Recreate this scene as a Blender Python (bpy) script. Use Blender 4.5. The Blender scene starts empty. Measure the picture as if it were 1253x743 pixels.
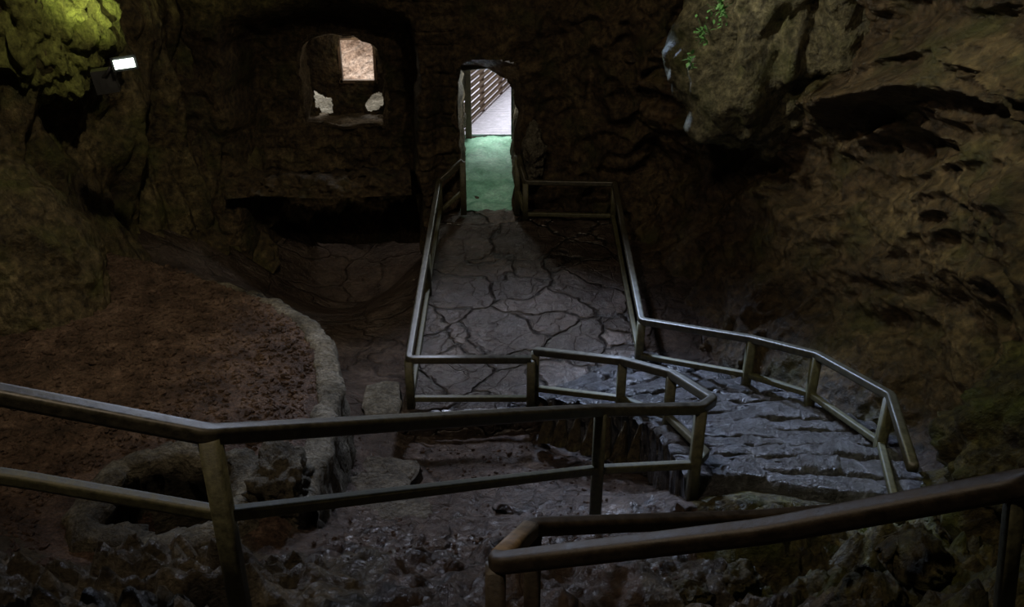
import bpy, math, random, bmesh
import numpy as np
from mathutils import Vector, noise, Matrix

random.seed(7)
scene = bpy.context.scene
COL = scene.collection
try:
    scene.view_settings.view_transform = 'Standard'
    scene.view_settings.look = 'None'
except Exception:
    pass

# ------------------------------------------------------------ camera
CAMZ = 6.5; TH = math.radians(26.6); CT, ST = math.cos(TH), math.sin(TH); F = 1100.0
cam = bpy.data.cameras.new("camera"); camo = bpy.data.objects.new("camera", cam)
COL.objects.link(camo); scene.camera = camo
camo.location = (0, 0, CAMZ); camo.rotation_euler = (math.pi/2-TH, 0, 0)
cam.sensor_width = 36; cam.lens = F/1253*36; cam.clip_end = 200

def P(px, py, d):
    u = (px-626.5)/F*d; v = (371.5-py)/F*d
    return Vector((u, CT*d+ST*v, CAMZ-ST*d+CT*v))
def PZ(px, py, z):
    v = (371.5-py)/F
    return P(px, py, (CAMZ-z)/(ST-CT*v))

# ------------------------------------------------------------ materials
def mat_new(name):
    m = bpy.data.materials.new(name); m.use_nodes = True
    nt = m.node_tree; return m, nt, nt.nodes, nt.links, nt.nodes["Principled BSDF"]
def ramp(N, stops):
    r = N.new("ShaderNodeValToRGB"); e = r.color_ramp.elements
    e[0].position, e[0].color = stops[0][0], (*stops[0][1], 1)
    e[1].position, e[1].color = stops[-1][0], (*stops[-1][1], 1)
    for p, c in stops[1:-1]:
        x = e.new(p); x.color = (*c, 1)
    return r
def rock_mat(name, c1, c2, c3, scale=1.2, rough=.75, bump=.5, moss=None, moss_amt=.5, crack=0.0, crack_scale=2.0, crack_w=.05, crack2=.75, warp=.5, stretch=(1,1,1), rot=(0,0,0), spec=.4, cellvar=0, grain=1.0):
    m, nt, N, L, b = mat_new(name)
    tc = N.new("ShaderNodeTexCoord"); mp0 = N.new("ShaderNodeMapping"); L.new(tc.outputs["Object"], mp0.inputs[0]); mp0.inputs["Rotation"].default_value = rot
    mp = N.new("ShaderNodeMapping"); L.new(mp0.outputs[0], mp.inputs[0])
    mp.inputs["Scale"].default_value = stretch
    n1 = N.new("ShaderNodeTexNoise"); n1.inputs["Scale"].default_value = scale; n1.inputs["Detail"].default_value = 9; n1.inputs["Roughness"].default_value = .65
    L.new(mp.outputs[0], n1.inputs["Vector"])
    r = ramp(N, [(.32, c1), (.5, c2), (.68, c3)]); L.new(n1.outputs["Fac"], r.inputs[0])
    n2 = N.new("ShaderNodeTexNoise"); n2.inputs["Scale"].default_value = scale*9; n2.inputs["Detail"].default_value = 8; n2.inputs["Roughness"].default_value = .7
    L.new(tc.outputs["Object"], n2.inputs["Vector"])
    lo, hi_ = 1-.75*grain, 1+.4*grain
    r2 = ramp(N, [(.3, (lo,lo,lo)), (.7, (hi_,hi_,hi_))]); L.new(n2.outputs["Fac"], r2.inputs[0])
    mx = N.new("ShaderNodeMix"); mx.data_type = 'RGBA'; mx.blend_type = 'MULTIPLY'; mx.inputs[0].default_value = 1
    L.new(r.outputs[0], mx.inputs[6]); L.new(r2.outputs[0], mx.inputs[7])
    out = mx.outputs[2]
    if moss:
        n3 = N.new("ShaderNodeTexNoise"); n3.inputs["Scale"].default_value = scale*1.7; n3.inputs["Detail"].default_value = 8
        L.new(tc.outputs["Object"], n3.inputs["Vector"])
        r3 = ramp(N, [(.55-.3*moss_amt, (0,0,0)), (.8-.3*moss_amt, (1,1,1))]); L.new(n3.outputs["Fac"], r3.inputs[0])
        m2 = N.new("ShaderNodeMix"); m2.data_type = 'RGBA'; L.new(r3.outputs[0], m2.inputs[0]); L.new(out, m2.inputs[6]); m2.inputs[7].default_value = (*moss, 1)
        m3 = N.new("ShaderNodeMix"); m3.data_type = 'RGBA'; m3.blend_type = 'MULTIPLY'; m3.inputs[0].default_value = .8
        L.new(m2.outputs[2], m3.inputs[6]); L.new(r2.outputs[0], m3.inputs[7]); out = m3.outputs[2]
    hgt = n2.outputs["Fac"]
    if crack > 0:
        nw = N.new("ShaderNodeTexNoise"); nw.inputs["Scale"].default_value = crack_scale*1.1; nw.inputs["Detail"].default_value = 4
        L.new(tc.outputs["Object"], nw.inputs["Vector"])
        va = N.new("ShaderNodeVectorMath"); va.operation = 'MULTIPLY_ADD'; L.new(nw.outputs["Color"], va.inputs[0]); va.inputs[1].default_value = (warp/crack_scale,)*3
        L.new(mp.outputs[0], va.inputs[2])
        def cracks(sc, wd, dk):
            vo = N.new("ShaderNodeTexVoronoi"); vo.feature = 'DISTANCE_TO_EDGE'; vo.inputs["Scale"].default_value = sc
            L.new(va.outputs[0], vo.inputs["Vector"])
            rc = ramp(N, [(.0, (1-dk,)*3), (wd, (1,1,1))]); L.new(vo.outputs["Distance"], rc.inputs[0]); return rc
        rc = cracks(crack_scale, crack_w, crack); rcb = cracks(crack_scale*2.3, crack_w*.8, crack*crack2)
        mm = N.new("ShaderNodeMix"); mm.data_type = 'RGBA'; mm.blend_type = 'MULTIPLY'; mm.inputs[0].default_value = 1
        L.new(rc.outputs[0], mm.inputs[6]); L.new(rcb.outputs[0], mm.inputs[7])
        m4 = N.new("ShaderNodeMix"); m4.data_type = 'RGBA'; m4.blend_type = 'MULTIPLY'; m4.inputs[0].default_value = 1
        L.new(out, m4.inputs[6]); L.new(mm.outputs[2], m4.inputs[7]); out = m4.outputs[2]
        if cellvar:
            vc = N.new("ShaderNodeTexVoronoi"); vc.inputs["Scale"].default_value = crack_scale; L.new(va.outputs[0], vc.inputs["Vector"])
            sv = N.new("ShaderNodeSeparateColor"); L.new(vc.outputs["Color"], sv.inputs[0])
            rv = ramp(N, [(0, (1-cellvar,)*3), (1, (1+cellvar*.6,)*3)]); L.new(sv.outputs[0], rv.inputs[0])
            m5 = N.new("ShaderNodeMix"); m5.data_type = 'RGBA'; m5.blend_type = 'MULTIPLY'; m5.inputs[0].default_value = 1
            L.new(out, m5.inputs[6]); L.new(rv.outputs[0], m5.inputs[7]); out = m5.outputs[2]
        ad = N.new("ShaderNodeMath"); ad.operation = 'MULTIPLY_ADD'; L.new(mm.outputs[2], ad.inputs[0]); ad.inputs[1].default_value = 1.3; L.new(hgt, ad.inputs[2]); hgt = ad.outputs[0]
    L.new(out, b.inputs["Base Color"])
    n4 = N.new("ShaderNodeTexNoise"); n4.inputs["Scale"].default_value = scale*3; n4.inputs["Detail"].default_value = 10
    L.new(mp.outputs[0], n4.inputs["Vector"])
    ad2 = N.new("ShaderNodeMath"); ad2.operation = 'MULTIPLY_ADD'; L.new(n4.outputs["Fac"], ad2.inputs[0]); ad2.inputs[1].default_value = 2.0; L.new(hgt, ad2.inputs[2])
    bp = N.new("ShaderNodeBump"); bp.inputs["Strength"].default_value = bump; bp.inputs["Distance"].default_value = .07
    L.new(ad2.outputs[0], bp.inputs["Height"]); L.new(bp.outputs[0], b.inputs["Normal"])
    b.inputs["Roughness"].default_value = rough; b.inputs["Specular IOR Level"].default_value = spec
    return m

DIAG = (0, math.radians(45), 0)
M_wall = rock_mat("cave_rock", (.04,.025,.012), (.088,.058,.028), (.165,.12,.06), .9, .42, 1.0, moss=(.055,.056,.014), moss_amt=.12, stretch=(.6,1,1.1), rot=DIAG, spec=.5)
M_lwall = rock_mat("streaked_cave_rock", (.038,.027,.012), (.1,.073,.032), (.19,.15,.07), 1.0, .55, .9, moss=(.065,.07,.015), moss_amt=.25, stretch=(1.2,1,.45))
M_back = rock_mat("dark_cave_rock", (.034,.022,.011), (.086,.058,.028), (.155,.112,.057), 1.1, .7, .9, moss=(.045,.048,.014), moss_amt=.15)
M_grey = rock_mat("grey_limestone", (.075,.062,.032), (.165,.145,.08), (.33,.3,.185), 1.1, .45, .9, moss=(.095,.105,.032), moss_amt=.2, stretch=(.8,1,1), rot=DIAG)
M_green = rock_mat("algae_rock", (.055,.05,.015), (.14,.14,.035), (.3,.33,.08), 1.6, .75, .9, stretch=(1.5,1,.35))
M_brownrock = rock_mat("brown_rock", (.042,.031,.015), (.11,.084,.042), (.22,.178,.095), 1.2, .5, .9, moss=(.07,.075,.018), moss_amt=.25, stretch=(1.2,1,.5))
M_mossrock = rock_mat("mossy_rock", (.035,.028,.012), (.09,.075,.03), (.19,.165,.065), 1.6, .48, 1.0, moss=(.085,.105,.018), moss_amt=.3, rot=DIAG, stretch=(.6,1,1.2))
M_floor = rock_mat("cave_earth", (.033,.021,.014), (.085,.058,.043), (.18,.134,.105), 1.5, .35, 1.0, crack=.5, crack_scale=.65, crack_w=.03, crack2=.3, warp=1.3, spec=.65)
M_gravelbed = rock_mat("brown_gravel_bed", (.045,.027,.018), (.13,.079,.053), (.265,.175,.125), 3.2, .65, 1.0)
M_rubble = rock_mat("wet_rubble_rock", (.028,.022,.013), (.085,.069,.044), (.21,.177,.12), 2.4, .34, 1.0, spec=.65)
M_pave = rock_mat("flagstone_paving", (.034,.024,.018), (.085,.062,.049), (.165,.132,.112), 1.2, .3, .7, crack=.96, crack_scale=.95, crack_w=.034, crack2=.3, warp=.8, spec=.9, cellvar=.45)
M_step = rock_mat("wet_step_stone", (.02,.018,.018), (.055,.052,.055), (.14,.142,.16), 3.2, .33, .7, spec=.9)
M_curb = rock_mat("pale_curb_stone", (.08,.068,.044), (.2,.18,.132), (.38,.35,.28), 2.6, .8, 1.0)
M_rim = rock_mat("pit_rim_stone", (.045,.038,.023), (.14,.12,.08), (.3,.27,.19), 2.6, .7, 1.0)
M_block = rock_mat("rough_block_stone", (.05,.04,.027), (.14,.118,.082), (.27,.235,.17), 2.2, .65, 1.0)
M_recess = rock_mat("recess_stone", (.05,.036,.02), (.12,.088,.05), (.24,.185,.12), 2.2, .85, .9)
M_greenfloor = rock_mat("green_passage_floor", (.13,.32,.2), (.24,.5,.33), (.4,.66,.48), 2.2, .5, .3, grain=.6)  # green base colour with noise mottling over the whole floor
M_cliff = rock_mat("pale_cliff", (.27,.16,.1), (.48,.34,.25), (.7,.56,.46), 1.2, .9, .7, stretch=(1,1,2.5), rot=(0,.5,0))

def rail_mat(name, c1, c2, rough, scale=7):
    m, nt, N, L, b = mat_new(name)
    tc = N.new("ShaderNodeTexCoord"); n = N.new("ShaderNodeTexNoise"); n.inputs["Scale"].default_value = scale; n.inputs["Detail"].default_value = 10; n.inputs["Roughness"].default_value = .75
    L.new(tc.outputs["Object"], n.inputs["Vector"]); r = ramp(N, [(.38, c1), (.64, c2)]); L.new(n.outputs["Fac"], r.inputs[0]); L.new(r.outputs[0], b.inputs["Base Color"])
    rr = ramp(N, [(.35, (rough-.05,)*3), (.7, (rough+.15,)*3)]); L.new(n.outputs["Fac"], rr.inputs[0]); L.new(rr.outputs[0], b.inputs["Roughness"])
    b.inputs["Specular IOR Level"].default_value = .8
    bp = N.new("ShaderNodeBump"); bp.inputs["Strength"].default_value = .35; bp.inputs["Distance"].default_value = .01; L.new(n.outputs["Fac"], bp.inputs["Height"]); L.new(bp.outputs[0], b.inputs["Normal"])
    return m
M_rail = rail_mat("weathered_rail", (.024,.022,.013), (.09,.081,.05), .38, 16)
M_post = rail_mat("weathered_post", (.038,.037,.015), (.125,.12,.055), .58, 16)
M_raildark = rail_mat("dark_brown_rail", (.016,.011,.006), (.052,.037,.02), .48, 16)
M_tan = rail_mat("worn_tan_rail", (.09,.06,.03), (.28,.2,.11), .5, 14)
M_darkmetal = rail_mat("dark_metal", (.006,.006,.006), (.015,.015,.015), .5)
M_wood = rail_mat("timber", (.09,.055,.03), (.18,.115,.07), .7)
M_deck = rail_mat("grey_deck", (.34,.33,.38), (.52,.5,.57), .7)
m, nt, N, L, b = mat_new("leaf_green"); b.inputs["Base Color"].default_value = (.11,.28,.08,1); b.inputs["Roughness"].default_value = .5; M_leaf = m
m, nt, N, L, b = mat_new("lamp_glass"); b.inputs["Base Color"].default_value = (.9,1,.9,1); b.inputs["Emission Color"].default_value = (.85,1,.85,1); b.inputs["Emission Strength"].default_value = 5; M_lamp = m

# ------------------------------------------------------------ helpers
def make(name, verts, faces, mat, parent=None, origin=None, smooth=True, label=None, cat=None, kind=None, group=None):
    if parent is not None: o0 = Vector(parent["_o"])
    elif origin is not None: o0 = Vector(origin)
    else: o0 = Vector((0,0,0))
    me = bpy.data.meshes.new(name)
    me.from_pydata([tuple(Vector(v)-o0) for v in verts], [], faces); me.update()
    if smooth: me.shade_smooth()
    me.materials.append(mat)
    o = bpy.data.objects.new(name, me); COL.objects.link(o)
    if parent is not None: o.parent = parent
    else: o.location = o0
    if label: o["label"] = label
    if cat: o["category"] = cat
    if kind: o["kind"] = kind
    if group: o["group"] = group
    return o
def empty(name, loc, label, cat, group=None):
    o = bpy.data.objects.new(name, None); o.location = loc; o["_o"] = tuple(loc); o.empty_display_size = .1
    if label: o["label"] = label; o["category"] = cat
    if group: o["group"] = group
    COL.objects.link(o); return o

def tube(pts, r, n=16, square=0.0):
    pts = [Vector(p) for p in pts]; vs = []; fs = []
    k = len(pts)
    for i, p in enumerate(pts):
        f = 1.0
        if i == 0: bis = (pts[1]-p).normalized()
        elif i == k-1: bis = (p-pts[i-1]).normalized()
        else:
            a = (p-pts[i-1]).normalized(); c = (pts[i+1]-p).normalized(); bis = (a+c).normalized()
            f = 1/max(.5, bis.dot(a))
        ref = Vector((0,0,1)) if abs(bis.z) < .9 else Vector((1,0,0))
        s = bis.cross(ref).normalized(); w = s.cross(bis).normalized()
        for j in range(n):
            an = 2*math.pi*(j+.5)/n
            cx, cy = math.cos(an), math.sin(an)
            if square:
                q = max(abs(cx), abs(cy)); g = min(1/q, 1+.24*square); cx *= g; cy *= g
            vs.append(p + s*cx*r*f + w*cy*r)
    for i in range(k-1):
        for j in range(n):
            a = i*n+j; b_ = i*n+(j+1) % n
            fs.append((a, b_, b_+n, a+n))
    fs.append(tuple(range(n-1, -1, -1))); fs.append(tuple(range((k-1)*n, k*n)))
    return vs, fs
def round_poly(pts, rad=.12, seg=4):
    out = [pts[0]]
    for i in range(1, len(pts)-1):
        p = pts[i]; a = pts[i-1]-p; c = pts[i+1]-p
        ra = min(rad, a.length*.4); rc = min(rad, c.length*.4)
        A = p+a.normalized()*ra; C = p+c.normalized()*rc
        for s in range(seg+1):
            t = s/seg
            out.append(A*(1-t)**2 + p*2*t*(1-t) + C*t*t)
    out.append(pts[-1]); return out

def railing(label, tops, mid, foot, posts, r=.044, mats=None, sq=1.2, pr=.052):
    mr, mp_ = mats or (M_rail, M_post)
    base = Vector(tops[0]); base.z -= foot[0]
    e = empty("handrail", tuple(base), label, "railing")
    v, f = tube(round_poly(tops, .05, 3), r, 24, sq); make("top_rail", v, f, mr, e)
    if mid:
        md = [p-Vector((0,0,m_)) for p, m_ in zip(tops, mid)]
        v, f = tube(round_poly(md, .05, 3), r*.78, 24, sq); make("lower_rail", v, f, mp_, e)
    for i in posts:
        if isinstance(i, int): p = tops[i]; ft = foot[i]
        else:
            k = int(i); t = i-k; p = tops[k].lerp(tops[k+1], t); ft = foot[k]*(1-t)+foot[k+1]*t
        v, f = tube([p-Vector((0,0,.02)), p-Vector((0,0,ft))], pr, 24, square=1.4)
        make("post", v, f, mp_, e)
    return e

def cr(P0, P1, P2, P3, t):
    return .5*((2*P1)+(-P0+P2)*t+(2*P0-5*P1+4*P2-P3)*t*t+(-P0+3*P1-3*P2+P3)*t**3)
def resample(A, n):
    k = A.shape[0]; out = []
    for i in range(n):
        u = i/(n-1)*(k-1); j = min(int(u), k-2); t = u-j
        out.append(cr(A[max(j-1,0)], A[j], A[j+1], A[min(j+2,k-1)], t))
    return np.array(out)
def grid_faces(nu, nv):
    return [(i*nv+j, i*nv+j+1, (i+1)*nv+j+1, (i+1)*nv+j) for i in range(nu-1) for j in range(nv-1)]
def displaced_grid(G, fn):
    du = np.gradient(G, axis=0); dv = np.gradient(G, axis=1)
    nr = np.cross(du, dv); nr /= (np.linalg.norm(nr, axis=2, keepdims=True)+1e-9)
    nu, nv = G.shape[:2]; out = []
    for i in range(nu):
        for j in range(nv):
            p = Vector(G[i, j]); out.append(p + Vector(nr[i, j])*fn(p))
    return out
def fr(p, s, o=4, seed=0):
    return noise.fractal(Vector((p[0]*s+seed, p[1]*s-seed, p[2]*s+seed*.5)), .9, 2.1, o)
def ridge(p, s, o=4, seed=0):
    return 1-min(1, abs(noise.fractal(Vector((p[0]*s+seed, p[1]*s-seed, p[2]*s+seed*.5)), .8, 2.1, o))*1.6)
def crag(p, s, seed=0):
    w = noise.noise_vector(Vector(p)*s*.8)*.35
    d, _ = noise.voronoi(Vector((p[0]*s+seed, p[1]*s-seed, p[2]*s))+w)
    return min(1, (d[1]-d[0])*1.6)
def smooth(a, b_, x):
    t = max(0, min(1, (x-a)/(b_-a))); return t*t*(3-2*t)

def wall_grid(name, cols, rows, depth, nu, nv, fn, mat):
    A = np.array([[tuple(P(c, r, depth[i][j])) for j, r in enumerate(rows)] for i, c in enumerate(cols)])
    B = resample(A, nu); B = np.transpose(resample(np.transpose(B, (1,0,2)), nv), (1,0,2))
    v = displaced_grid(B, fn)
    return make(name, v, grid_faces(nu, nv), mat, kind="structure")

# ------------------------------------------------------------ cave walls
def disp_right(p):
    w = .25*fr(p, .5, 2, 8)
    al = (p.x+p.z)*.7; ac = (p.x-p.z)*.7+w
    q = Vector((al*.15, ac*1.0, p.y*.12)); q2 = Vector((al*.25, ac*1.3, p.y*.25)); q3 = Vector((al*.7, ac*1.7, p.y*.9))
    hi = smooth(1.3, 3.2, p.z)
    d = (.2*fr(p, .4, 3, 3) + .95*(ridge(q, .8, 1, 5)-.5) + .6*(ridge(q, 1.7, 1, 7)-.5))*(.35+.65*hi)
    d += .09*(crag(q2, 1.3, 2)-.4) + .26*(ridge(q2, 2.0, 2, 9)-.5) + .09*(ridge(q3, 2.4, 4, 12)-.5) + .05*(crag(p, 2.2, 6)-.4) + .05*fr(p, 4, 5)
    return -d + .28*(1-hi)
rows = [-500, -150, 0, 100, 200, 300, 400, 500, 600, 720]
wall_grid("wall_right", [700, 760, 850, 950, 1050, 1150, 1253, 1450, 1800], rows, [
    [15,16.5,17,17.5,17.5,17,16,14.5,13,12],
    [13.5,15.3,16,16.5,16.5,16,14.6,13.4,12,11],
    [12,13.5,13.9,14.2,14.4,14,13,12.3,11.5,10.5],
    [10.4,11.8,12.4,12.7,12.9,12.6,12.1,11.5,10.6,9.5],
    [9.3,10.5,11.0,11.3,11.5,11.4,11.2,10.7,10.1,9.3],
    [8,9.1,9.6,9.9,10.1,10.3,10.2,9.9,9.3,8.6],
    [7,8,8.4,8.7,8.9,9,8.9,8.5,7.9,7.2],
    [5.2,6.0,6.3,6.7,7,6.8,6.4,5.9,5.3,4.8],
    [4.2,4.8,5,5,5,5,4.7,4.4,4.1,3.8]], 440, 380, disp_right, M_wall)

def disp_left(p):
    q = Vector((p.x*1.2, p.y, p.z*.25))
    return .35*fr(p, .45, 3, 11) + .6*(ridge(q, .8, 2, 2)-.5) + .25*(ridge(q, 1.8, 2, 6)-.5) + .05*(crag(q, 2.2, 8)-.4) + .08*(ridge(q, 2.8, 3, 8)-.5) + .03*fr(p, 6, 3)
rows = [-500, -150, 0, 100, 200, 300, 400, 520]
wall_grid("wall_left", [-500, -150, 0, 100, 180, 250, 330], rows, [
    [5,5.6,6,6.2,6.3,6.3,6,5.6],
    [8,8.7,9,9.3,9.5,9.5,9,8.5],
    [10,10.7,11,11.3,11.5,11.5,11,10],
    [11.5,12.2,12.5,13,13.2,13.4,13.0,12],
    [12.5,13.6,14,14.5,14.8,15.2,15,14],
    [13.5,15,15.5,16,16.3,16.4,16,15],
    [15.5,16.6,17,17.4,17.8,17.8,17,16]], 260, 220, disp_left, M_lwall)

def in_arch(x, z, x0, x1, z0, z1, arch=.35):
    if not (x0 <= x <= x1 and z0 <= z <= z1): return False
    if z > z1-arch:
        cx = (x0+x1)/2; hw = (x1-x0)/2
        return (abs((x-cx)/hw))**2.6 + ((z-(z1-arch))/arch)**2.6 <= 1
    return True
WIN = (-3.9, -2.42, 1.94, 3.58); DOOR = (-.93, .1, .4, 3.32)
def yback(x, z):
    p = (x, 16, z)
    al = smooth(-5.1, -4.6, x+.3*fr((0,0,z), .8, 3))*(1-smooth(-1.85, -1.6, x+.15*fr((3,0,z), 1.2, 3)))*(1-smooth(3.7, 4.4, z+.12*(x+3.2)**2))
    y = 15.7 + 1.0*al
    y += 1.0*al*(1-smooth(.75, 1.0, z+.1*fr((x,0,0), 1.5, 3)))
    a = .4 if x > .4 or x < -4.9 else .16
    y += a*fr(p, .7, 4, 4) - .35*smooth(.3, 1.5, x)*(ridge(p, 1.0, 3, 6)-.3)
    y += .1*(crag(p, 1.8, 3)-.4)+.03*fr(p, 5, 3)
    y -= .3*smooth(4.0, 5.5, z)
    y += -.6*smooth(1.2, 2.5, x)
    y -= .32*smooth(-1.95, -1.7, x)*(1-smooth(-1.5, -1.3, x))*(1-smooth(2.4, 3.8, z))
    cz_ = abs(((z*4.2) % 1)-.5)*2; row = math.floor(z*4.2); cx_ = abs(((x*2.4+row*.5) % 1)-.5)*2
    if -1.95 < x < -.9: y += .08*(smooth(.8, 1, cz_)+smooth(.85, 1, cx_))
    elif -4.8 < x < -.9: y += .03*(smooth(.8, 1, cz_)+smooth(.85, 1, cx_))
    return y
nx, nz = 360, 260; X0, X1, Z0, Z1 = -7.5, 4.2, -.9, 7.5
vs = []
for i in range(nx):
    for j in range(nz):
        x = X0+(X1-X0)*i/(nx-1); z = Z0+(Z1-Z0)*j/(nz-1); vs.append((x, yback(x, z), z))
fs = []
for f in grid_faces(nx, nz):
    cx = sum(vs[k][0] for k in f)/4; cz = sum(vs[k][2] for k in f)/4
    if in_arch(cx, cz, WIN[0]-.03, WIN[1]+.03, WIN[2]-.03, WIN[3]+.03, .55) or in_arch(cx, cz, DOOR[0]-.03, DOOR[1]+.03, -1, DOOR[3]+.03, .3): continue
    fs.append(f)
make("wall_back", vs, fs, M_back, kind="structure")

def outline(x0, x1, z0, z1, arch, n=40, skew=0, pw=.6):
    pts = []
    cx = (x0+x1)/2; hw = (x1-x0)/2
    def sp(v): return math.copysign(abs(v)**pw, v)
    for i in range(n//4): pts.append((x0+(x1-x0)*i/(n//4), z0))
    for i in range(n//4): pts.append((x1, z0+(z1-arch-skew-z0)*i/(n//4)))
    for i in range(n//4):
        a = math.pi*i/(n//4); c_ = sp(math.cos(a)); pts.append((cx+hw*c_, z1-arch+arch*sp(math.sin(a))-skew*(c_+1)/2))
    for i in range(n//4): pts.append((x0, z1-arch-(z1-arch-z0)*i/(n//4)))
    return pts
def loft(name, rings, mat, amp=.05, **kw):
    vs = []; n = len(rings[0][1])
    for (y, o) in rings:
        for (x, z) in o:
            d = amp*fr((x, y, z), 2.2, 4, 1); vs.append((x+d, y+d, z+d*.8))
    fs = [(i*n+j, i*n+(j+1) % n, (i+1)*n+(j+1) % n, (i+1)*n+j) for i in range(len(rings)-1) for j in range(n)]
    return make(name, vs, fs, mat, **kw)
def lerp_rings(a, b_, ya, yb, k):
    return [(ya+(yb-ya)*i/k, [(p[0]*(1-i/k)+q[0]*i/k, p[1]*(1-i/k)+q[1]*i/k) for p, q in zip(a, b_)]) for i in range(k+1)]
def box(c, s):
    x, y, z = c; a_, b_, c_ = s[0]/2, s[1]/2, s[2]/2
    vs = [(x+i*a_, y+j*b_, z+k*c_) for i in (-1,1) for j in (-1,1) for k in (-1,1)]
    return vs, [(0,1,3,2),(4,6,7,5),(0,4,5,1),(2,3,7,6),(0,2,6,4),(1,5,7,3)]
wn = empty("window_1", (-3.1, 17, 2), None, None); wn["kind"] = "structure"
a = outline(*WIN, .55, 80, 0, .8); o_ = outline(WIN[0]-.02, WIN[1]+.02, WIN[2], WIN[3], .5, 80, 0, .8)
big = outline(WIN[0]-.25, WIN[1]+.25, WIN[2]-.25, WIN[3]+.25, .6, 80, 0, .8)
rg = [(16.95, big)] + lerp_rings(a, o_, 16.58, 17.45, 14)
loft("embrasure", rg, M_recess, .1, parent=wn)
nx, nz = 150, 150; vs = []; fs = []
for layer in range(2):
    for i in range(nx):
        for j in range(nz):
            x = -4.3+2.3*i/(nx-1); z = 1.6+2.4*j/(nz-1)
            vs.append((x, 17.38+.05*fr((x, layer, z), 2.5, 4)+layer*.16, z))
gf = grid_faces(nx, nz)
def hole(x, z):
    n_ = .07*fr((x, 3, z), 4, 4)
    if -3.27 < x < -2.63 and 2.58 < z < 3.38: return True
    if (abs(x+3.7+n_)/.2)**3+(abs(z-2.15+n_+(x+3.7)*.5)/.2)**3 < 1: return True
    if (abs(x+2.66+n_)/.16)**3+(abs(z-2.15+n_-(x+2.66)*.4)/.17)**3 < 1: return True
    return False
keep = [q for q in range(len(gf)) if not hole(sum(vs[k][0] for k in gf[q])/4, sum(vs[k][2] for k in gf[q])/4)]
fs = [gf[q] for q in keep]+[tuple(k+nx*nz for k in gf[q]) for q in keep]
make("rear_wall", vs, fs, M_back, wn)
for nm, c, s in [("frame", (-2.95,17.42,3.38), (.74,.1,.05)), ("frame", (-2.95,17.42,2.57), (.74,.1,.06)), ("frame", (-3.28,17.42,2.98), (.05,.1,.86)), ("frame", (-2.62,17.42,2.98), (.05,.1,.86))]:
    v, f = box(c, s); make(nm, v, f, M_wood, wn, smooth=False)
a = outline(-.93, .1, .5, 3.32, .2, 80, .38); o_ = outline(-1.12, .05, .55, 2.95, .12, 80)
big = outline(-1.15, .32, .3, 3.5, .3, 80, .3)
rg = [(15.95, big)] + lerp_rings(a, o_, 15.6, 20.5, 40) + [(20.52, outline(-3, 2, -.5, 4.8, .2, 80))]
loft("wall_passage", rg, M_recess, .12, kind="structure")

def patch(fn, nu, nv, thick, amp=.02, edge=.03, seed=0, s=2.5, cell=0):
    vs = []
    for i in range(nu):
        for j in range(nv):
            u, v = i/(nu-1), j/(nv-1); x, y, z = fn(u, v)
            e = min(i, j, nu-1-i, nv-1-j)
            zz = z+amp*fr((x, y, z), s, 4, seed) - (edge if e == 0 else (edge*.3 if e == 1 else 0))
            if cell: zz += cell*(noise.cell(Vector((u*6+seed, seed, 0)))-.5) - cell*.7*(1-smooth(0, .25, crag((x, y, seed), 2.2, seed)))
            h = .6*edge*fr((x, y, 7), 4, 3, seed+3) if e == 0 else 0
            if cell: h = .06*fr((x, y, 7), 2.8, 4, seed+3)*(1 if j < 6 else 0)
            vs.append((x+h, y+h, zz))
    fs = grid_faces(nu, nv)
    bd = [(i, 0) for i in range(nu)]+[(nu-1, j) for j in range(1, nv)]+[(i, nv-1) for i in range(nu-2, -1, -1)]+[(0, j) for j in range(nv-2, 0, -1)]
    prev = [i*nv+j for i, j in bd]; m_ = len(bd)
    for k in range(1, 4):
        st = len(vs)
        for q in range(m_):
            x, y, z = vs[prev[q]]
            d = edge*.8*fr((x, y, z), 5, 3, seed)
            vs.append((x+d, y+d, z-thick/3))
        cur = list(range(st, st+m_))
        for q in range(m_):
            fs.append((prev[q], cur[q], cur[(q+1) % m_], prev[(q+1) % m_]))
        prev = cur
    return vs, fs

def front(u):
    x = -1.38+u*3.15
    y = 9.36 + (0.12*(x+1.38)/1.66 if x < .3 else .12+ (x-.3)*.6)
    return x, y
def plat(u, v):
    x, y0 = front(u); y = y0+(15.75-y0)*v
    return (x+.08*v*u, y, .3+.3*v+.03*(crag((x*1.0, y*1.0, 0), 1.0, 3)))
v, f = patch(plat, 110, 180, .6, .035, .05, 1)
make("stone_walkway", v, f, M_pave, origin=(.2, 12, -.2), label="cracked flagstone walkway leading to the lit doorway", cat="walkway")
def tun(u, v): return (-1.0+1.18*u-.1*v, 15.6+5*v, .62+.02*math.sin(v*30))
v, f = patch(tun, 24, 70, .3, .07, .03, 2)
make("passage_floor", v, f, M_greenfloor, origin=(-.4, 18, .3), label="green floor slab inside the rock doorway", cat="floor slab")

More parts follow.
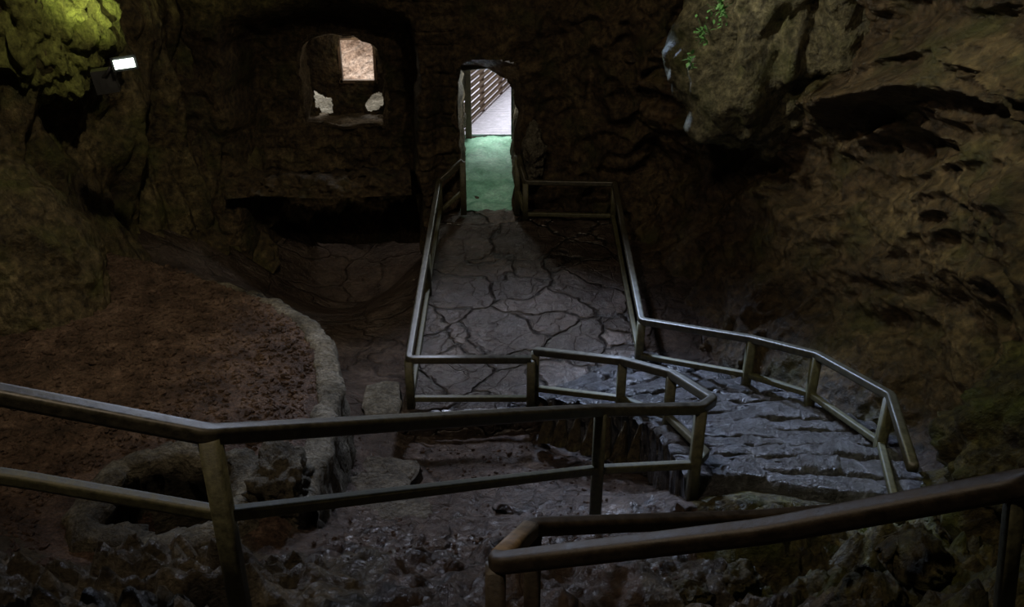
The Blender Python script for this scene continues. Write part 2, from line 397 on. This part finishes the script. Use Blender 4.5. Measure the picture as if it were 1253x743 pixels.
# ------------------------------------------------------------ stairs (treads dip behind a raised nosing, shaped to catch light and hold shade)
inner = [Vector(q) for q in [(.30,9.62,0),(1.0,9.05,0),(1.25,8.65,0),(1.45,8.0,0),(1.55,7.3,0),(1.6,6.6,0)]]
outer = [Vector(q) for q in [(1.85,10.7,0),(2.95,10.0,0),(3.65,9.2,0),(4.05,8.2,0),(4.05,7.5,0),(3.85,6.3,0)]]
def pl(L_, t):
    t = max(0, min(.9999, t))*(len(L_)-1); k = int(t); return L_[k].lerp(L_[k+1], t-k)
st = empty("stone_staircase", (2.2, 8.2, .1), "curved flight of worn wet stone steps between two handrails", "stairs")
NS = 14
for k in range(NS):
    t0, t1 = k/NS-.012, (k+1)/NS+.02
    def fn(u, v, t0=t0, t1=t1, k=k):
        w = .006*math.sin(u*7+k*1.7)+.009*fr((u*6, k*3.1, 0), 1, 4)
        t = t0+w+(t1-t0)*v; p = pl(inner, t).lerp(pl(outer, t), u)
        return (p.x, p.y, .36+(k+1)*.076-.16*u*min(1, k/3)-.035*math.exp(-v*22)-.17*smooth(.4, .75, v)+.01*math.sin(u*5+k*2.3))
    v, f = patch(fn, 130, 32, .4, .008, .022, k*3, 5, cell=.024)
    make("step", v, f, M_step, st)

# ------------------------------------------------------------ floor heightfield
CP = [(-1.3,9.4,0),(0,9.6,0),(1.7,10.6,0),(-1.3,15,.3),(1.8,15,.3),(.2,12,.05),(-.9,16,.4),(0,16,.4),(2.4,14,.5),(2.3,12,.3),(3.2,11.5,.3),
(-.5,8.6,.1),(.3,8.6,.1),(-1.3,8,.2),(-.5,7.2,.45),(.5,7.5,.4),(1.2,7.6,.5),(.75,6.3,1.0),(1.5,6.5,1.2),(-1.4,6.6,.8),(0,5.5,1.6),(-1,4.5,2.1),
(-1.5,3.7,2.5),(-2.5,3.6,2.8),(-2.5,4.5,2.25),(-3.5,4.4,2.4),(-4.5,5,2.05),(1,4.8,1.85),(2.3,5,1.8),(3.2,5.6,1.55),(3.9,7.5,.55),(3.7,8.9,.05),(2.9,9.9,-.05),
(2.5,8.5,.1),(2.6,7.3,.7),(2.6,6.5,1.3),(3.6,6.5,1.2),(1.9,6.4,1.36),(2,3.6,2.8),(3.2,3.8,2.9),(4.2,4.6,2.6),(4.6,6.2,1.8),(0,2.5,3.0),(3,2,3.9),(-2,2,3.4),(0,0,4.6),(-5,2,4),(5,2,4.5),
(-2.3,12.8,-.3),(-3.5,12.6,-.1),(-4.6,13.6,0),(-5.8,13.2,.6),(-1.8,10.9,-.2),(-3,14.6,-1.0),(-2,16,-.9),(-7.5,14,1.4),(-6,9,1.1),(-4,8,1.1),(-3,9,.8),(-8,6,1.6),(-3,6.8,1.15),(-3.2,5.7,1.35),(5.5,9,1.0),(5,12,1.0),(-4,16,-1.0),(-6.5,17,1.0),(3,16.5,.6)]
cp = np.array(CP); n_ = len(cp)
def tps(r2): return np.where(r2 > 0, r2*np.log(r2+1e-12)*.5, 0)
D2 = ((cp[:,None,:2]-cp[None,:,:2])**2).sum(2)
A = np.zeros((n_+3, n_+3)); A[:n_,:n_] = tps(D2)+np.eye(n_)*.02; A[:n_,n_] = 1; A[:n_,n_+1:] = cp[:,:2]; A[n_,:n_] = 1; A[n_+1:,:n_] = cp[:,:2].T
W = np.linalg.solve(A, np.concatenate([cp[:,2], [0,0,0]]))
EDGE = [PZ(a_, b_, 1.34) for a_, b_ in [(362,606),(384,552),(400,500),(405,455),(394,415),(370,386),(330,364),(258,345),(195,328),(120,317),(20,312)]]
for q in EDGE: q.z = 0
ER = round_poly(EDGE, .5, 4)
EX = np.array([p.x for p in ER]); EY = np.array([p.y for p in ER])
def terr_mask(x, y):
    bx = np.interp(y, EY, EX, left=EX[0], right=-40)
    return bx - x
gx = np.concatenate([np.arange(-9.5, -5, .08), np.arange(-5, 5, .036), np.arange(5, 7, .08)])
gy = np.concatenate([np.arange(-1.5, 3, .1), np.arange(3, 7, .032), np.arange(7, 13, .045), np.arange(13, 18.6, .08)])
XX, YY = np.meshgrid(gx, gy, indexing='ij')
Z = W[n_]+W[n_+1]*XX+W[n_+2]*YY
for k in range(n_): Z += W[k]*tps((XX-cp[k,0])**2+(YY-cp[k,1])**2)
TM = terr_mask(XX, YY)
zt = 1.27+.06*np.clip(-2-XX, 0, 8)
sm = np.clip((TM+.1)/.2, 0, 1)
Z = np.where(TM > -.1, np.maximum(Z, Z*(1-sm)+zt*sm), Z)
PIT = (-3.05, 6.4)
vs = []
for i in range(len(gx)):
    for j in range(len(gy)):
        x, y, z = float(XX[i,j]), float(YY[i,j]), float(Z[i,j])
        p = (x, y, z)
        onp = (-1.45 < x < 1.9 and y > 9.3)
        tm = float(TM[i,j])
        if y < 2.6 or y > 13.2: h = .05*fr(p, 1.3, 4, 2)
        else:
            r1 = (1-smooth(4.9, 5.7, y))*smooth(.8, 1.6, -x)
            r2 = (1-smooth(5.4, 6.3, y))*smooth(.9, 1.7, x)
            r3 = (1-smooth(5.6, 9.0, y))*.5
            if 1.4 < x < 4.2 and y > 6.3: r3 = .1
            rr = max(r1*1.1, r2*1.1, r3)
            if tm > 0 and y > 5.6: rr *= .12
            a_ = .03+.2*rr
            h = a_*fr(p, 1.3, 5, 2)+rr*(.28*(crag(p, 1.5, 1)-.4)+.2*(ridge(p, 1.5, 4, 1)-.5)+.13*(crag(p, 3.8, 6)-.4)+.09*(ridge(p, 4.5, 4, 6)-.5))
            h += .015*fr(p, 9, 3)
        if onp: h = -.1
        if y > 15.5 and x < -1.4: h -= .3
        dp = math.hypot((x-PIT[0])/.85, (y-PIT[1])/.7)
        if dp < 2.2:
            dpr = (1-smooth(1.1, 2.2, dp))
            z = z*(1-dpr)+min(z, 1.28)*dpr
            h = h*(1-dpr)-2.3*(1-smooth(.9, 1.0, dp))
        vs.append((x, y, z+h))
FLOORV = vs; NY = len(gy)
# keep the floor from rising into the lit passage beyond the doorway
vs = [(x, y, min(z, .45)) if (y > 15.6 and -1.6 < x < .8) else (x, y, z) for (x, y, z) in vs]
FLOORV = vs
fl = make("floor", vs, grid_faces(len(gx), len(gy)), M_floor, kind="structure")
fl.data.materials.append(M_gravelbed); fl.data.materials.append(M_rubble); fl.data.materials.append(M_mossrock)
for pgn in fl.data.polygons:
    i, j = pgn.vertices[0]//NY, pgn.vertices[0] % NY
    x, y = gx[i], gy[j]; wob = .4*fr((x, y, 0), 1.0, 2)
    if TM[i,j] > 0 and y+wob > 5.7: pgn.material_index = 1
    elif x+wob > 1.6 and y < 6.9: pgn.material_index = 3
    elif (y+wob < 5.6 and abs(x) > .9): pgn.material_index = 2
def zf(x, y):
    i = int(np.clip(np.searchsorted(gx, x), 0, len(gx)-1)); j = int(np.clip(np.searchsorted(gy, y), 0, NY-1))
    return FLOORV[i*NY+j][2]

def sweep_curb(name, path, w, ztop, zbot, mat, amp, **kw):
    prof = [(-w,zbot),(-w,ztop-.06),(-w*.85,ztop-.01),(-w*.4,ztop+.01),(0,ztop+.01),(w*.4,ztop+.005),(w*.8,ztop-.02),(w,ztop-.07)]
    for k in range(1, 14): prof.append((w*(1+.03*k), ztop-.07+(zbot-ztop+.07)*k/13))
    dense = []
    for i in range(len(path)-1):
        n = max(1, int((path[i+1]-path[i]).length/.045))
        for k in range(n): dense.append(path[i].lerp(path[i+1], k/n))
    dense.append(path[-1])
    vs = []
    for i, p in enumerate(dense):
        t = (dense[min(i+3, len(dense)-1)]-dense[max(i-3, 0)]).normalized(); s = Vector((t.y, -t.x, 0))
        for (o, z) in prof:
            q = p+s*o; q.z = z
            d = amp*(fr(q, 3.0, 5, 5)*.9+.9*(crag(q, 3.0, 4)-.5)+.5*(crag(q, 8.0, 4)-.5))
            vs.append(q+s*d*(1 if o > 0 else -.8)+Vector((0,0,d*.35)))
    return make(name, vs, grid_faces(len(dense), len(prof)), mat, **kw)
sweep_curb("retaining_wall", [Vector((a_, b_, 0)) for a_, b_ in zip(EX, EY)], .15, 1.32, -.5, M_curb, .05, origin=(-2.2, 9, 0),
    label="curved pale stone retaining wall edging the gravel terrace", cat="stone wall")
sweep_curb("ledge_wall", [Vector((-5.3,15.85,0)), Vector((-4.6,16.05,0)), Vector((-3.4,15.9,0)), Vector((-1.9,16.1,0))], .38, 1.2, .92, M_back, .22, origin=(-3.4,15.6,0),
    label="low dark rubble ledge below the window alcove", cat="stone wall")

def ring(c, rx, ry, wid, h, seed, n=160):
    prof = [(1.0,-2.2),(.95,-1.2),(.7,-.55),(.2,-.2),(.0,-.08),(.02,h-.03),(.3,h+.03),(.7,h+.02),(1,h-.04),(1.15,-.06),(1.3,-.3)]
    vs = []
    for i in range(n):
        a_ = 2*math.pi*i/n
        ca, sa = math.cos(a_), math.sin(a_)
        sq = 1/(abs(ca)**3+abs(sa)**3)**(1/3)
        irr = .05*fr((ca*1.8, sa*1.8, 3), 1, 3, seed)
        for (o, z) in prof:
            x = c[0]+ca*(rx*sq*.95+irr+o*wid); y = c[1]+sa*(ry*sq*.95+irr*.6+o*wid)
            d = .05*fr((x, y, z), 2.4, 4, seed)+.09*(crag((x, y, z), 2.8, 2)-.4)+.04*(crag((x, y, z), 7, 2)-.4)
            base = 1.33+.08*max(0, sa)
            vs.append((x+d, y+d, base+z+d*.8))
    m_ = len(prof)
    fs = [(i*m_+j, i*m_+j+1, ((i+1) % n)*m_+j+1, ((i+1) % n)*m_+j) for i in range(n) for j in range(m_-1)]
    return vs, fs
v, f = ring(PIT, .56, .44, .28, .07, 3)
make("stone_pit_rim", v, f, M_rim, origin=(PIT[0], PIT[1], 1.3), label="rough mortared stone rim around a dark hollow", cat="stone pit")

def blob(name, c, r, mat, label, cat, seed=0, amp=.25, sub=5, sc=1.0, box=0, rot=0, group=None, fine=.08, st=(1,1,1), cragamp=.25, tilt=0, ro=4):
    bm = bmesh.new(); bmesh.ops.create_icosphere(bm, subdivisions=sub, radius=1)
    c = Vector(c); R = sum(r)/3; T = Matrix.Rotation(tilt, 3, 'Y')
    for v in bm.verts:
        n = v.co.normalized(); q = n.copy()
        if box:
            mxx = max(abs(n.x), abs(n.y), abs(n.z)); q = n.lerp(n/mxx, box)
        ca, sa = math.cos(rot), math.sin(rot)
        q = Vector((q.x*r[0], q.y*r[1], q.z*r[2])); q = Vector((q.x*ca-q.y*sa, q.x*sa+q.y*ca, q.z)); q = T@q
        p = c+q; pp = Vector((p.x*st[0], p.y*st[1], p.z*st[2]))
        d = amp*R*fr(pp, .9*sc/R, ro, seed)+amp*R*.8*(ridge(pp, 1.5*sc/R, ro, seed+5)-.5)+cragamp*R*(crag(pp, 1.9*sc/R, seed)-.4)+cragamp*.35*R*(crag(pp, 5*sc/R, seed)-.4)+fine*R*fr(p, 6/R, 3, seed)
        v.co = p+(T@n)*d
    vs = [v.co.copy() for v in bm.verts]; fs = [tuple(v.index for v in f.verts) for f in bm.faces]; bm.free()
    return make(name, vs, fs, mat, origin=(c.x, c.y, c.z-r[2]), label=label, cat=cat, group=group)

blob("rock_outcrop", P(1025, -60, 11.45), (1.65, 1.0, 2.7), M_grey, "huge pale limestone bulge jutting from the cave wall", "rock", 4, .16, 6, 1.2, tilt=.3, cragamp=.09, fine=.045, st=(1.2,1,.7), ro=4)
blob("rock_outcrop", P(-10, 320, 10.9), (1.15, .85, 1.6), M_brownrock, "rounded brown rock buttress beside the gravel terrace", "rock", 9, .12, 6, 1.0, st=(1.2,1,.6), tilt=-.45, cragamp=.05, fine=.04, ro=3)
blob("rock_outcrop", P(30, -10, 11.8), (1.0, .9, 1.4), M_green, "algae-green rock face lit by the floodlight", "rock", 14, .2, 6, 1.6, st=(1.5,1,.35), cragamp=.1)
blob("rock_outcrop", P(1390, 580, 6.9), (1.35, .9, 1.55), M_mossrock, "rugged moss-tinted rock slope at the foot of the wall", "rock", 21, .16, 6, 1.8, tilt=.5, cragamp=.1, fine=.06)
blob("rock_outcrop", P(652, 185, 16.0), (.17, .3, .55), M_curb, "pale jagged rock beside the doorway", "rock", 31, .2, 5, 1.2, cragamp=.1, fine=.02)
blob("rock_outcrop", P(710, 130, 16.9), (.9, .5, 1.3), M_back, "dark rock shoulder beside the doorway", "rock", 33, .3, 5, 1.4)

def slab(name, cx, cy, w, d, top, th, rot, mat, label, cat, seed, group=None):
    ca, sa = math.cos(rot), math.sin(rot)
    def fn(u, v):
        a_, b_ = (u-.5)*2, (v-.5)*2
        k = 1-.14*(a_*a_*b_*b_); a_ *= w/2*k; b_ *= d/2*k
        return (cx+a_*ca-b_*sa, cy+a_*sa+b_*ca, top+.03*u)
    v, f = patch(fn, 26, 20, th, .05, .05, seed, 3)
    return make(name, v, f, mat, origin=(cx, cy, top-th), label=label, cat=cat, group=group)
G = "rough stone slabs on the cave floor"; LB = "worn stone step slab beside the retaining wall"
for (x, y, w, d, s, r) in [(-1.5,7.75,.8,.5,3,.15),(-1.4,8.25,.7,.42,5,-.1),(-1.25,7.2,.9,.5,8,.1),(-1.0,6.65,.8,.45,9,.2),(-.7,7.6,.7,.5,10,.3),(-.3,6.9,.9,.5,11,.1),(.2,7.6,.8,.5,12,-.15)]:
    slab("stone_slab", x, y, w, d, zf(x, y)+(.1 if s < 9 else .05), .5, r, M_floor if s > 8 else M_block, LB, "stone slab", s, G)
slab("stone_block", -1.68, 9.85, .5, .85, .2, .6, .1, M_curb, "low pale rough stone slab beside the walkway corner", "stone block", 12)
blob("stone_block", (-2.1, 6.5, 1.3), (.21, .28, .38), M_rim, "upright rough squared stone block beside the hollow", "stone block", 41, .22, 5, 1.2, .85)

rk = 0
for (px, py, r) in [(905,712,.15),(1000,690,.18),(1120,690,.2),(845,730,.12),(1060,735,.18),(1180,650,.2),(440,590,.1),(560,640,.07),(620,600,.06)]:
    d = 2.5
    while d < 16:
        q = P(px, py, d)
        if q.z < zf(q.x, q.y): break
        d += .03
    blob("rock", (q.x, q.y, q.z+r*.15), (r, r*.85, r*.65), M_mossrock if px > 700 else M_rubble, "rough brown rock lying on the cave floor", "rock", 50+rk*3, .5, 4, 1.2, .3, rot=rk, group="loose rocks on the cave floor"); rk += 1
for k in range(7):
    x = .40+k*.16; y = 8.9-k*.12; z = .46+k*.03
    w = .09; hgt = .3+.03*math.sin(k*2.1)
    vs = []; n = 10
    for lv in range(6):
        t = lv/5
        for q in range(n):
            a_ = 2*math.pi*q/n; rr_ = w*(1-t)**.8+.008
            jx = .02*fr((x+math.cos(a_), y+math.sin(a_), t*2), 2, 3, k)
            vs.append((x+math.cos(a_)*rr_+jx+.05*t, y+math.sin(a_)*rr_*.8+jx, z-.25+(hgt+.25)*t))
    fs = [(l*n+q, l*n+(q+1) % n, (l+1)*n+(q+1) % n, (l+1)*n+q) for l in range(5) for q in range(n)]+[tuple(range(5*n, 6*n))]
    make("jagged_stone", vs, fs, M_brownrock, origin=(x, y, z-.25), smooth=False, label="small pointed brown stone set along the stair edge", cat="stone", group="pointed stones along the stair edge")

bm = bmesh.new(); bmesh.ops.create_icosphere(bm, subdivisions=1, radius=1); bv = [v.co.copy() for v in bm.verts]; bf = [tuple(v.index for v in f.verts) for f in bm.faces]; bm.free()
vs = []; fs = []
for k in range(9000):
    if k < 8000: x = random.uniform(-7, -2.15); y = random.uniform(5.2, 12)
    else: x = random.uniform(-2, 1.4); y = random.uniform(5, 9.0)
    if math.hypot((x-PIT[0])/1.1, (y-PIT[1])/.95) < 1: continue
    if k < 8000 and float(terr_mask(x, y)) < .12: continue
    r = random.uniform(.014, .045)*(1 if random.random() < .94 else 1.6)*(1 if k < 8000 else .6); z = zf(x, y); st_ = len(vs)
    R = Matrix.Rotation(random.random()*6, 3, 'Z')@Matrix.Rotation(random.random()*6, 3, 'X')
    for v in bv:
        q = R@Vector((v.x*r, v.y*r*.8, v.z*r*.55))*random.uniform(.85, 1.15); vs.append((x+q.x, y+q.y, z+q.z+r*.2))
    fs += [tuple(i+st_ for i in f) for f in bf]
make("gravel", vs, fs, M_gravelbed, smooth=False, label="loose brown gravel scattered over the cave floor", cat="gravel", kind="stuff")

# ------------------------------------------------------------ railings
V = Vector
tl = [P(566,197,15.85), PZ(537,222,1.3), PZ(500,440,1.0), PZ(650,440,1.0)]
railing("weathered handrail along the walkway edge and corner", tl, [.56]*4, [1.0,.72,.74,.74], [0,1,1.5,2,3])
tr = [P(633,190,15.85), PZ(643,223,1.3), PZ(752,225,1.3), PZ(785,393,1.0), P(920,415,10.9), P(1000,435,10.2), P(1090,485,8.9), P(1117,572,7.3)]
railing("weathered handrail following the walkway and curved steps", tr, [.6,.6,.6,.52,.5,.52,.56,.55], [1.1,.72,.72,.85,1.05,1.15,1.25,1.1], [0,1,2,3,4,5,6])
ti = [P(655,430,11), P(762,442,10.2), P(822,458,9.3), P(872,490,8.1), P(858,500,7.85), P(735,502,7.5), P(256,532,4.45), P(0,483,4.25), P(-260,440,4.0)]
railing("long weathered handrail curving around the steps and terrace", ti, [.53,.5,.52,.58,.6,.61,.5,.5,.5], [.8,1.05,1.1,1.15,1.2,1.15,1.5,1.2,1.2], [0,1,2,4,5,6,8], r=.045, pr=.05)
td = [P(1500,530,2.0), P(1253,592,2.5), P(940,650,2.88), P(606,690,3.3), P(652,645,3.9), P(930,634,4.6), P(1150,616,5.1)]
e = railing("thick brown handrail with a tight switchback bend", td, None, [1.2,1.1,1.1,1.3,1.3,1.1,1.1], [3,4], r=.036, mats=(M_raildark, M_raildark), sq=.8, pr=.038)
v, f = tube([P(1243,603,2.52), P(1222,800,2.95)], .026, 20, .8); make("post", v, f, M_post, e)
A_, B_ = td[3], td[4]
v, f = tube([A_.lerp(B_, .1), A_.lerp(B_, .9)], .0385, 24, .8); o = make("worn_end", v, f, M_tan, e); o["label"] = "worn tan end piece of the rail"

# ------------------------------------------------------------ door frame, deck, exterior
dr = empty("door_1", (-.5, 20.4, .6), None, None); dr["kind"] = "structure"
for nm, c, s in [("jamb", (-1.0,20.35,1.75), (.14,.16,2.3)), ("jamb", (.02,20.35,1.75), (.08,.12,2.3)), ("lintel", (-.5,20.35,2.93), (1.1,.16,.12))]:
    v, f = box(c, s); make(nm, v, f, M_wood if c[0] < -.5 else M_darkmetal, dr, smooth=False)
vs = []; fs = []
for k in range(60):
    v, f = box((-.2, 20.7+k*.15, .58), (2.6, .13, .05)); s0 = len(vs); vs += v; fs += [tuple(i+s0 for i in q) for q in f]
make("wooden_deck", vs, fs, M_deck, smooth=False, origin=(-.2, 24, .55), label="pale grey plank deck outside the doorway", cat="deck")
fe = empty("deck_fence", (-1.0, 22, .6), "brown wooden slat fence along the outside deck", "fence")
for k in range(11):
    a_ = V((-1.15, 20.9, .72+k*.16)); b_ = V((.15, 26.5, .72+k*.16))
    v, f = tube([a_, b_], .045, 8, .8); make("slat", v, f, M_wood, fe)
for k in range(4):
    a_ = V((-1.2, 20.9, .6)).lerp(V((.12, 26.5, .6)), k/3)
    v, f = tube([a_, a_+V((0,0,1.9))], .06, 8, .8); make("post", v, f, M_wood, fe)
nx, nz = 90, 60; vs = []
for i in range(nx):
    for j in range(nz):
        x = -12+16*i/(nx-1); z = -4+9*j/(nz-1); y = 22.5+.5*fr((x, 0, z), .6, 4)+(z*.5)
        y += 8*smooth(-2.2, -1.2, x); vs.append((x, y, z))
make("cliff_face", vs, grid_faces(nx, nz), M_cliff, origin=(-5, 23, -3), label="pale pinkish brown cliff seen through the window opening", cat="cliff")
v, f = patch(lambda u, v: (-5.2+3.2*u, 17.9+3.4*v, 1.75), 30, 30, .3, .1, .05, 3)
make("stone_terrace", v, f, M_curb, origin=(-3.6, 19, 1.5), label="pale rocky ledge just outside the window opening", cat="rock ledge")

# ------------------------------------------------------------ floodlight
lc = P(152, 78, 10.6)
fl = empty("floodlight", tuple(lc), "small rectangular floodlight glowing white on the rock wall", "floodlight")
right = V((1, .25, .1)).normalized(); nrm = V((.1, -1, -.1)); nrm = (nrm-right*nrm.dot(right)).normalized(); upv = right.cross(-nrm).normalized()
if upv.z < 0: upv = -upv
def obox(c, hs, taper=1.0):
    vs = []
    for i in (-1,1):
        for j in (-1,1):
            for k in (-1,1):
                t = taper if j > 0 else 1
                vs.append(c+right*i*hs[0]*t+(-nrm)*j*hs[1]+upv*k*hs[2]*t)
    return vs, [(0,1,3,2),(4,6,7,5),(0,4,5,1),(2,3,7,6),(0,2,6,4),(1,5,7,3)]
v, f = obox(lc-nrm*.09, (.145,.08,.085), .6); make("housing", v, f, M_darkmetal, fl, smooth=False)
v, f = obox(lc, (.115,.008,.052)); make("glass", v, f, M_lamp, fl, smooth=False)
v, f = tube([lc-nrm*.1+right*-.14, lc-nrm*.1-right*.25-upv*.12, lc-nrm*.3-right*.5-upv*.3], .02, 8); make("bracket", v, f, M_darkmetal, fl)
v, f = obox(lc-right*.3-upv*.22-nrm*.2, (.13,.07,.14)); make("ballast_box", v, f, M_darkmetal, fl, smooth=False)

# ------------------------------------------------------------ plants
def plant(c, rad, n, seed):
    rnd = random.Random(seed); vs = [V(c)]; fs = []
    for k in range(n):
        o = V(c)+V((rnd.gauss(0, rad*.45), rnd.gauss(0, rad*.4), rnd.gauss(0, rad)))
        L_ = rnd.uniform(.035, .075); R = Matrix.Rotation(rnd.random()*6.28, 3, 'Z')@Matrix.Rotation(rnd.uniform(-1, 1), 3, 'X')
        s0 = len(vs)
        for q in [(0,0,0),(.3*L_,.35*L_,.05*L_),(.28*L_,.8*L_,0),(0,1.3*L_,-.1*L_),(-.28*L_,.8*L_,0),(-.3*L_,.35*L_,.05*L_)]:
            vs.append(o+R@V(q))
        fs.append(tuple(range(s0, s0+6)))
        vs.append(o+V((.004,0,.004))); fs.append((0, s0, s0+6))
    return vs, fs
for (px, py, d, r, n, sd) in [(882,10,10.2,.1,60,1),(860,40,10.4,.07,36,2),(846,76,10.7,.05,22,3)]:
    c = P(px, py, d); v, f = plant(c, r, n, sd)
    make("ivy_plant", v, f, M_leaf, smooth=False, origin=tuple(c), label="small green leafy plant clinging to pale rock", cat="plant", group="wall plants on the pale rock")

# ------------------------------------------------------------ lights
def area(name, loc, target, size, power, col):
    l = bpy.data.lights.new(name, 'AREA'); l.size = size; l.energy = power; l.color = col
    o = bpy.data.objects.new(name, l); o.location = loc
    o.rotation_euler = (Vector(target)-Vector(loc)).to_track_quat('-Z', 'Y').to_euler(); COL.objects.link(o); return o
def spot(name, loc, target, deg, power, col, soft=.4, blend=.8):
    l = bpy.data.lights.new(name, 'SPOT'); l.energy = power; l.color = col; l.spot_size = math.radians(deg); l.spot_blend = blend; l.shadow_soft_size = soft
    o = bpy.data.objects.new(name, l); o.location = loc
    o.rotation_euler = (Vector(target)-Vector(loc)).to_track_quat('-Z', 'Y').to_euler(); COL.objects.link(o); return o
spot("skylight_shaft", (.8, 14.3, 5.6), (2.2, 8.4, .6), 42, 2300, (.52, .68, 1), .15)
spot("skylight_spill", (-.6, 14.3, 6.4), (.2, 9.2, .4), 64, 1250, (.72, .79, 1), .2)
spot("glint_light", (-2.5, 12.5, 7.5), (-.6, 4.8, 2.2), 58, 720, (.68, .78, 1), .12)
spot("shaft_light", (-1.6, 9.0, 7.8), (3.8, 10.2, 5.4), 60, 900, (1, .94, .74), .1)
spot("entrance_light", (-2.5, 2.5, 10.5), (.5, 7.0, 1), 90, 520, (1, .8, .58), .3)
spot("upper_left_light", (-1.5, 6.0, 9.5), (-5.4, 10.7, 2.4), 66, 880, (1, .86, .6), .12)
spot("upper_right_light", (1.0, 7.5, 9.0), (5.4, 7.5, 2.0), 58, 360, (.94, 1, .62), .1)
spot("back_fill", (.5, 9.5, 8.0), (.4, 16, 3.2), 68, 180, (1, .82, .56), .12)
area("outside_daylight", (-.5, 23.5, 7), (-.6, 21, 0), 4, 1150, (.96, .98, 1))
area("outside_daylight", (-4, 19.5, 7), (-3, 23, 2), 3, 460, (1, .96, .92))
l = bpy.data.lights.new("passage_fill", 'POINT'); l.energy = 32; l.color = (.92, 1, .96); l.shadow_soft_size = .15  # unseen point light added to brighten the passage floor
o = bpy.data.objects.new("passage_fill", l); o.location = (-.4, 16.8, 2.75); COL.objects.link(o)
l = bpy.data.lights.new("recess_glow", 'POINT'); l.energy = 4.5; l.color = (1, .86, .66); l.shadow_soft_size = .05  # hidden point light added to lift the recess reveals
o = bpy.data.objects.new("recess_glow", l); o.location = (-3.0, 17.0, 3.4); COL.objects.link(o)
spot("flood_spot", lc-right*.42+upv*.02-nrm*.02, P(130, 0, 11.1), 80, 430, (.92, 1, .42), .06, 1.0)

w = bpy.data.worlds.new("world"); scene.world = w; w.use_nodes = True
w.node_tree.nodes["Background"].inputs[0].default_value = (.75, .62, .48, 1); w.node_tree.nodes["Background"].inputs[1].default_value = .008
for o in bpy.data.objects:
    if "_o" in o: del o["_o"]
